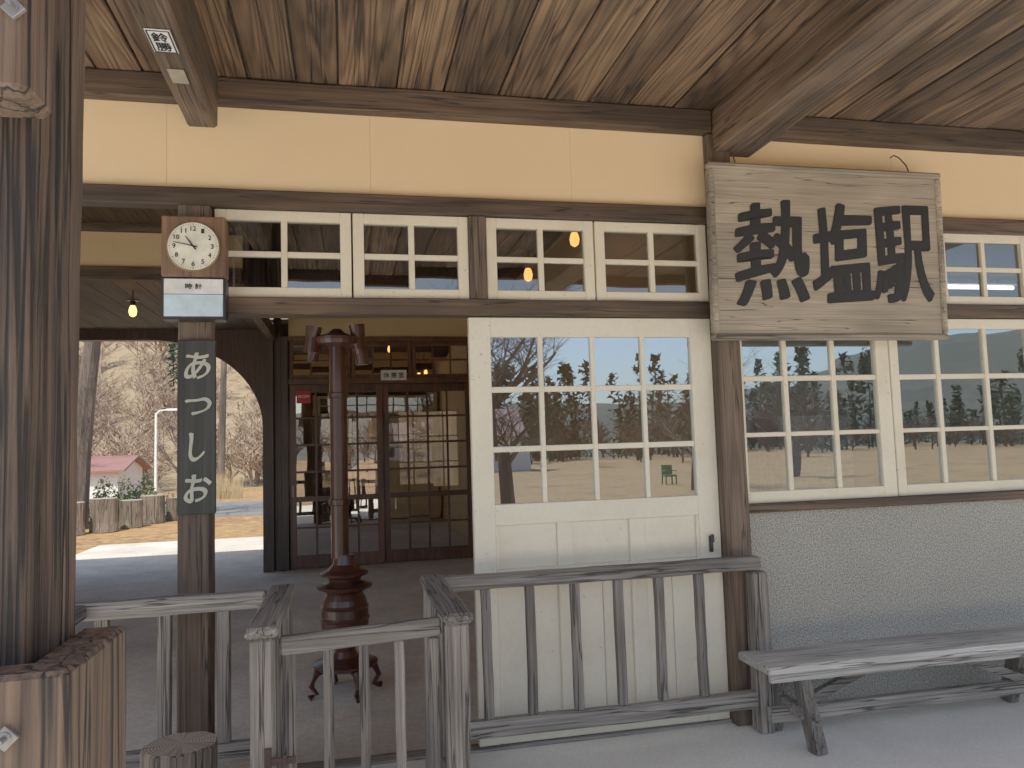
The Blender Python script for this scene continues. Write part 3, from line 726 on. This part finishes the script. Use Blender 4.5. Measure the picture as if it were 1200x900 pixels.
def mktree(seed, h, levels=4, kids=(7, 5, 5, 4), spread=.8, seg0=8, start=.3, rk=.028):
    q = random.Random(seed); T = []; W = []
    def br(p, d, ln, r, lv):
        n = 4 if lv == 0 else (3 if lv < 3 else 2)
        pts = [p.copy()]; rad = [r]
        for i in range(n):
            d = (d+Vector((q.uniform(-1, 1), q.uniform(-1, 1), q.uniform(-.3, .7)))*(.10 if lv == 0 else .22)).normalized()
            p = p+d*ln/n; pts.append(p.copy()); rad.append(r*(1-.65*(i+1)/n))
        (T if lv < 2 else W).append(tube(pts, rad, seg0 if lv == 0 else (5 if lv == 1 else 3)))
        if lv+1 < levels:
            for k in range(kids[lv]):
                t = q.uniform(start if lv == 0 else .2, 1.0); idx = min(int(t*n), n-1); f = t*n-idx
                s = pts[idx].lerp(pts[idx+1], f)
                a = q.uniform(0, 6.28); side = Vector((math.cos(a), math.sin(a), q.uniform(-.1, .5)))
                dd = (d*.6+side*spread).normalized()
                br(s, dd, ln*q.uniform(.45, .68), max(rad[idx]*.5, .006), lv+1)
    br(Vector((0, 0, -.1)), Vector((0, 0, 1)), h*.55, h*rk, 0)
    return join(T), join(W)
def puttree(x, y, h, seed, label, levels=5, kids=(8, 5, 4, 4), **k):
    (tv, tf), (wv, wf) = mktree(seed, h, levels, kids, **k)
    z = H(x, y); o = Vector((x, y, z))
    e = thing('bare_tree', o, label, 'tree', 'leafless trees around the station')
    finish('trunk', [v+o for v in tv], tf, BARK, e, o); finish('crown', [v+o for v in wv], wf, TWIG, e, o)
puttree(-5.95, 15.0, 12, 77, 'thick old leafless tree behind the cut logs', start=.7, rk=.024, spread=.5)
puttree(-14, 40, 9, 5, 'slender leafless tree beyond the road', rk=.014)
puttree(-9.5, 44, 10, 6, 'slender leafless tree beyond the road', rk=.014)
puttree(-17, 50, 11, 8, 'slender leafless tree beyond the road', rk=.014)
puttree(4.6, -18, 8.5, 21, 'spreading leafless cherry tree on the dry field', 5, (10, 7, 6, 5))
puttree(14.5, -27, 7, 22, 'spreading leafless cherry tree on the dry field', 5, (9, 6, 5, 4))
puttree(24, -34, 8, 23, 'spreading leafless cherry tree on the dry field')
puttree(-4, -26, 7, 24, 'spreading leafless cherry tree on the dry field')
def mass(nm, mat, gen, places, label, cat):
    V = []; F = []
    for (x, y, s, a, k) in places:
        vs, fs = gen[k]; o = len(V); c, sn = math.cos(a)*s, math.sin(a)*s; z = H(x, y)-.2
        V += [(x+v.x*c-v.y*sn, y+v.x*sn+v.y*c, z+v.z*s) for v in vs]; F += [[i+o for i in f] for f in fs]
    o = finish(nm, V, F, mat); o['kind'] = 'stuff'; tag(o, label, cat); return o
G = []
for k in range(5):
    (a, b), (c, d) = mktree(100+k, 1.0, 4, (9, 5, 4), .75, 3); G.append(join([(a, b), (c, d)]))
q = random.Random(4)
pl = []
for i in range(360):
    y = 66+112*(q.random()**1.3); x = q.uniform(-.75, .05)*(y+4)+q.uniform(-4, 4); pl.append((x, y, q.uniform(5, 9), q.uniform(0, 6), q.randrange(5)))
mass('hillside_wood', TWIG2, G, pl, 'grey-brown leafless wood covering the hillside', 'wood')
def conifer(seed):
    q = random.Random(seed); V = []; F = []
    wid = q.uniform(.16, .26)
    for i in range(240):
        t = q.random()**.8; z = .05+.95*t; r = (1-t)*wid+.015; a = q.uniform(0, 6.28); rr = r*q.uniform(.2, 1.1)
        c = Vector((rr*math.cos(a), rr*math.sin(a), z)); s = q.uniform(.03, .065)
        o = len(V); V += [c+Vector((q.uniform(-s, s), q.uniform(-s, s), q.uniform(-s, s)*.8)) for _ in range(3)]; F.append([o, o+1, o+2])
    t = tube([(0, 0, 0), (0, 0, .9)], [.018, .004], 4); return join([(V, F), t])
CG = [conifer(k) for k in range(8)]
pl = [(q.uniform(18, 165), q.uniform(-118, -84), q.uniform(7, 14)*(1.15 if q.random() < .3 else .75), q.uniform(0, 6), q.randrange(8)) for i in range(230)]
pl += [(q.uniform(-1.0, .1)*y, y, q.uniform(8, 12), q.uniform(0, 6), q.randrange(8)) for y in [q.uniform(75, 120) for _ in range(10)]]
mass('conifer_wood', NEEDLE, CG, pl, 'dark evergreen trees along the foot of hills', 'wood')
pl = [(q.uniform(-60, 130), q.uniform(-97, -60), q.uniform(3.5, 8), q.uniform(0, 6), q.randrange(5)) for i in range(170)]
mass('field_edge_wood', TWIG, G, pl, 'reddish-brown leafless trees at the field edge', 'wood')
def chair(x, y, z):
    e = thing('garden_chair', (x, y, z), 'green plastic garden chair standing on the dry grass', 'chair')
    boxes('seat', [(x-.28, x+.28, y-.28, y+.28, z+.38, z+.47)], GREENP, e, .01)
    boxes('backrest', [(x-.28, x+.28, y-.30, y-.25, z+.42, z+.92), (x-.30, x-.24, y-.28, y+.25, z+.62, z+.67), (x+.24, x+.30, y-.28, y+.25, z+.62, z+.67)], GREENP, e, .01)
    for a in (-.25, .25):
        for b in (-.25, .25): boxes('leg', [(x+a-.03, x+a+.03, y+b-.03, y+b+.03, z, z+.38)], GREENP, e, .005)
chair(15.4, -32, H(15, -32))

def house(cx, cy, w, d, hw, hr, label, z):
    e = thing('house', (cx, cy, z), label, 'house')
    V = [(cx-w/2, cy-d/2, z), (cx+w/2, cy-d/2, z), (cx+w/2, cy+d/2, z), (cx-w/2, cy+d/2, z)]
    V += [(x, y, z+hw) for x, y, _ in V]+[(cx-w/2, cy, z+hr-.1), (cx+w/2, cy, z+hr-.1)]
    finish('wall', V, [[0, 1, 5, 4], [1, 2, 6, 9, 5], [2, 3, 7, 6], [3, 0, 4, 8, 7]], HWALL, e)
    ov = .5; V = [(cx-w/2-ov, cy-d/2-ov, z+hw-.2), (cx+w/2+ov, cy-d/2-ov, z+hw-.2), (cx-w/2-ov, cy, z+hr), (cx+w/2+ov, cy, z+hr), (cx-w/2-ov, cy+d/2+ov, z+hw-.2), (cx+w/2+ov, cy+d/2+ov, z+hw-.2)]
    V += [(x, y, zz+.12) for x, y, zz in V]
    finish('roof', V, [[0, 2, 3, 1], [2, 4, 5, 3], [6, 7, 9, 8], [8, 9, 11, 10], [0, 1, 7, 6], [4, 10, 11, 5], [0, 6, 8, 2], [2, 8, 10, 4], [1, 3, 9, 7], [3, 5, 11, 9]], PINKR, e)
    for side in (-1, 1):
        for k in range(int(w//2.4)):
            x = cx-w/2+1.2+k*2.4; y = cy+side*(d/2+.02)
            boxes('window', [(x-.5, x+.5, y-.03, y+.03, z+.9, z+1.9)], DGLASS, e, .0)
house(-18.6, 52, 9, 6, 2.6, 3.3, 'small white house with faded red roof below hill', H(-14, 52)-.15)
house(9.5, -62, 11, 7, 3.0, 5.2, 'white house with faded red roof across the field', -.65)

o = Vector((-6.2, 37, H(-6, 37))); e = thing('utility_pole', o, 'tall grey-brown utility pole leaning beside the road', 'utility pole')
V, F = tube([o, o+Vector((.25, 0, 9.5))], [.2, .13], 12); finish('pole', V, F, BARK, e)
boxes('cross_arm', [(o.x-.7, o.x+1.1, o.y-.06, o.y+.06, o.z+8.4, o.z+8.52)], METAL, e, .0)
o = Vector((-7.4, 29, H(-7.4, 29))); e = thing('street_lamp', o, 'slim white street lamp beside the road', 'street lamp')
V, F = tube([o, o+Vector((0, 0, 3.9))], [.06, .045], 8); finish('pole', V, F, WHITE, e)
V, F = join([tube([o+Vector((0, 0, 3.85)), o+Vector((.15, 0, 4.0)), o+Vector((.5, 0, 4.03))], [.035, .03, .03], 8), boxgeo(o.x+.4, o.x+.8, -.08+o.y, .08+o.y, o.z+3.98, o.z+4.07, .01)]); finish('lamp_head', V, F, WHITE, e)
def shrub(nm, x, y, r, h, mat, label, n, seed, reed=False, cat='shrub', grp=None):
    q = random.Random(seed); V = []; F = []; z = H(x, y)
    for i in range(n):
        if reed:
            a = q.uniform(0, 6.28); rr = r*q.random()**.5; b0 = Vector((x+rr*math.cos(a), y+rr*math.sin(a), z)); hh = h*q.uniform(.6, 1.1)
            tp = b0+Vector((q.uniform(-.2, .2), q.uniform(-.2, .2), hh)); w = .012; o = len(V); V += [b0+Vector((-w, 0, 0)), b0+Vector((w, 0, 0)), tp]; F.append([o, o+1, o+2])
        else:
            while True:
                p = Vector((q.uniform(-1, 1), q.uniform(-1, 1), q.uniform(0, 1)))
                if p.length < 1 and p.length > .45: break
            k = 1+.25*math.sin(p.x*5+seed)
            c = Vector((x+p.x*r*k, y+p.y*r, z+p.z*h*k)); s = .045; o = len(V)
            V += [c+Vector((q.uniform(-s, s), q.uniform(-s, s), q.uniform(-s, s))) for _ in range(4)]; F.append([o, o+1, o+2, o+3])
    tag(finish(nm, V, F, mat, None, (x, y, z)), label, cat, grp)
for i, (x, y) in enumerate([(-6.5, 15.9), (-5.65, 15.9), (-5.2, 16.3), (-4.75, 16.7), (-7.3, 16.2)]):
    shrub('shrub', x, y, .55, .92, LEAF, 'low rounded green shrub behind the cut logs', 1100, i, grp='green shrubs by the road')
for i, (x, y) in enumerate([(-5.6, 30), (-4.9, 30.5)]):
    shrub('reed_clump', x, y, .6, 1.7, STRAW, 'clump of tall dry straw-coloured grass by road', 400, 40+i, True, 'grass clump', 'dry grass clumps')

# ------------------------------------------------------------------ LIGHT
W = bpy.data.worlds.new('World'); scene.world = W; W.use_nodes = True; nt = W.node_tree
bg = nt.nodes['Background']; sky = nt.nodes.new('ShaderNodeTexSky'); sky.sky_type = 'NISHITA'; sky.sun_disc = False
EL = math.radians(59); d = Vector((-.33, -1, 0)).normalized()
sky.sun_elevation = EL; sky.sun_rotation = math.atan2(d.x, d.y)
sky.dust_density = 1.5; sky.ozone_density = 1.5
hs = nt.nodes.new('ShaderNodeHueSaturation'); hs.inputs['Saturation'].default_value = .88
nt.links.new(sky.outputs[0], hs.inputs['Color'])
nt.links.new(hs.outputs[0], bg.inputs[0]); bg.inputs[1].default_value = .15
sl = bpy.data.lights.new('sun', 'SUN'); sl.energy = 5; sl.angle = math.radians(.5); sl.color = (1, .94, .82)
so = bpy.data.objects.new('sun', sl); COL.objects.link(so)
sd = Vector((d.x*math.cos(EL), d.y*math.cos(EL), math.sin(EL)))
so.rotation_euler = sd.to_track_quat('Z', 'Y').to_euler(); so.location = (0, -20, 30)

# ------------------------------------------------------------------ CAMERA
psi, th, ro = math.radians(12.3), math.radians(4.5), math.radians(1.75)
Fw = Vector((math.sin(psi)*math.cos(th), math.cos(psi)*math.cos(th), math.sin(th)))
R0 = Vector((math.cos(psi), -math.sin(psi), 0)); U0 = R0.cross(Fw)
r = R0*math.cos(ro)-U0*math.sin(ro); u = R0*math.sin(ro)+U0*math.cos(ro)
cam = bpy.data.cameras.new('camera'); cam.lens = 27; cam.sensor_width = 36; cam.clip_end = 2000; cam.clip_start = .05
co = bpy.data.objects.new('camera', cam); COL.objects.link(co)
M = Matrix((r, u, -Fw)).transposed().to_4x4(); M.translation = Vector((0, -4, 1.56)); co.matrix_world = M
scene.camera = co
scene.view_settings.view_transform = 'Standard'; scene.view_settings.look = 'None'; scene.view_settings.exposure = 0
scene.view_settings.gamma = 1.36
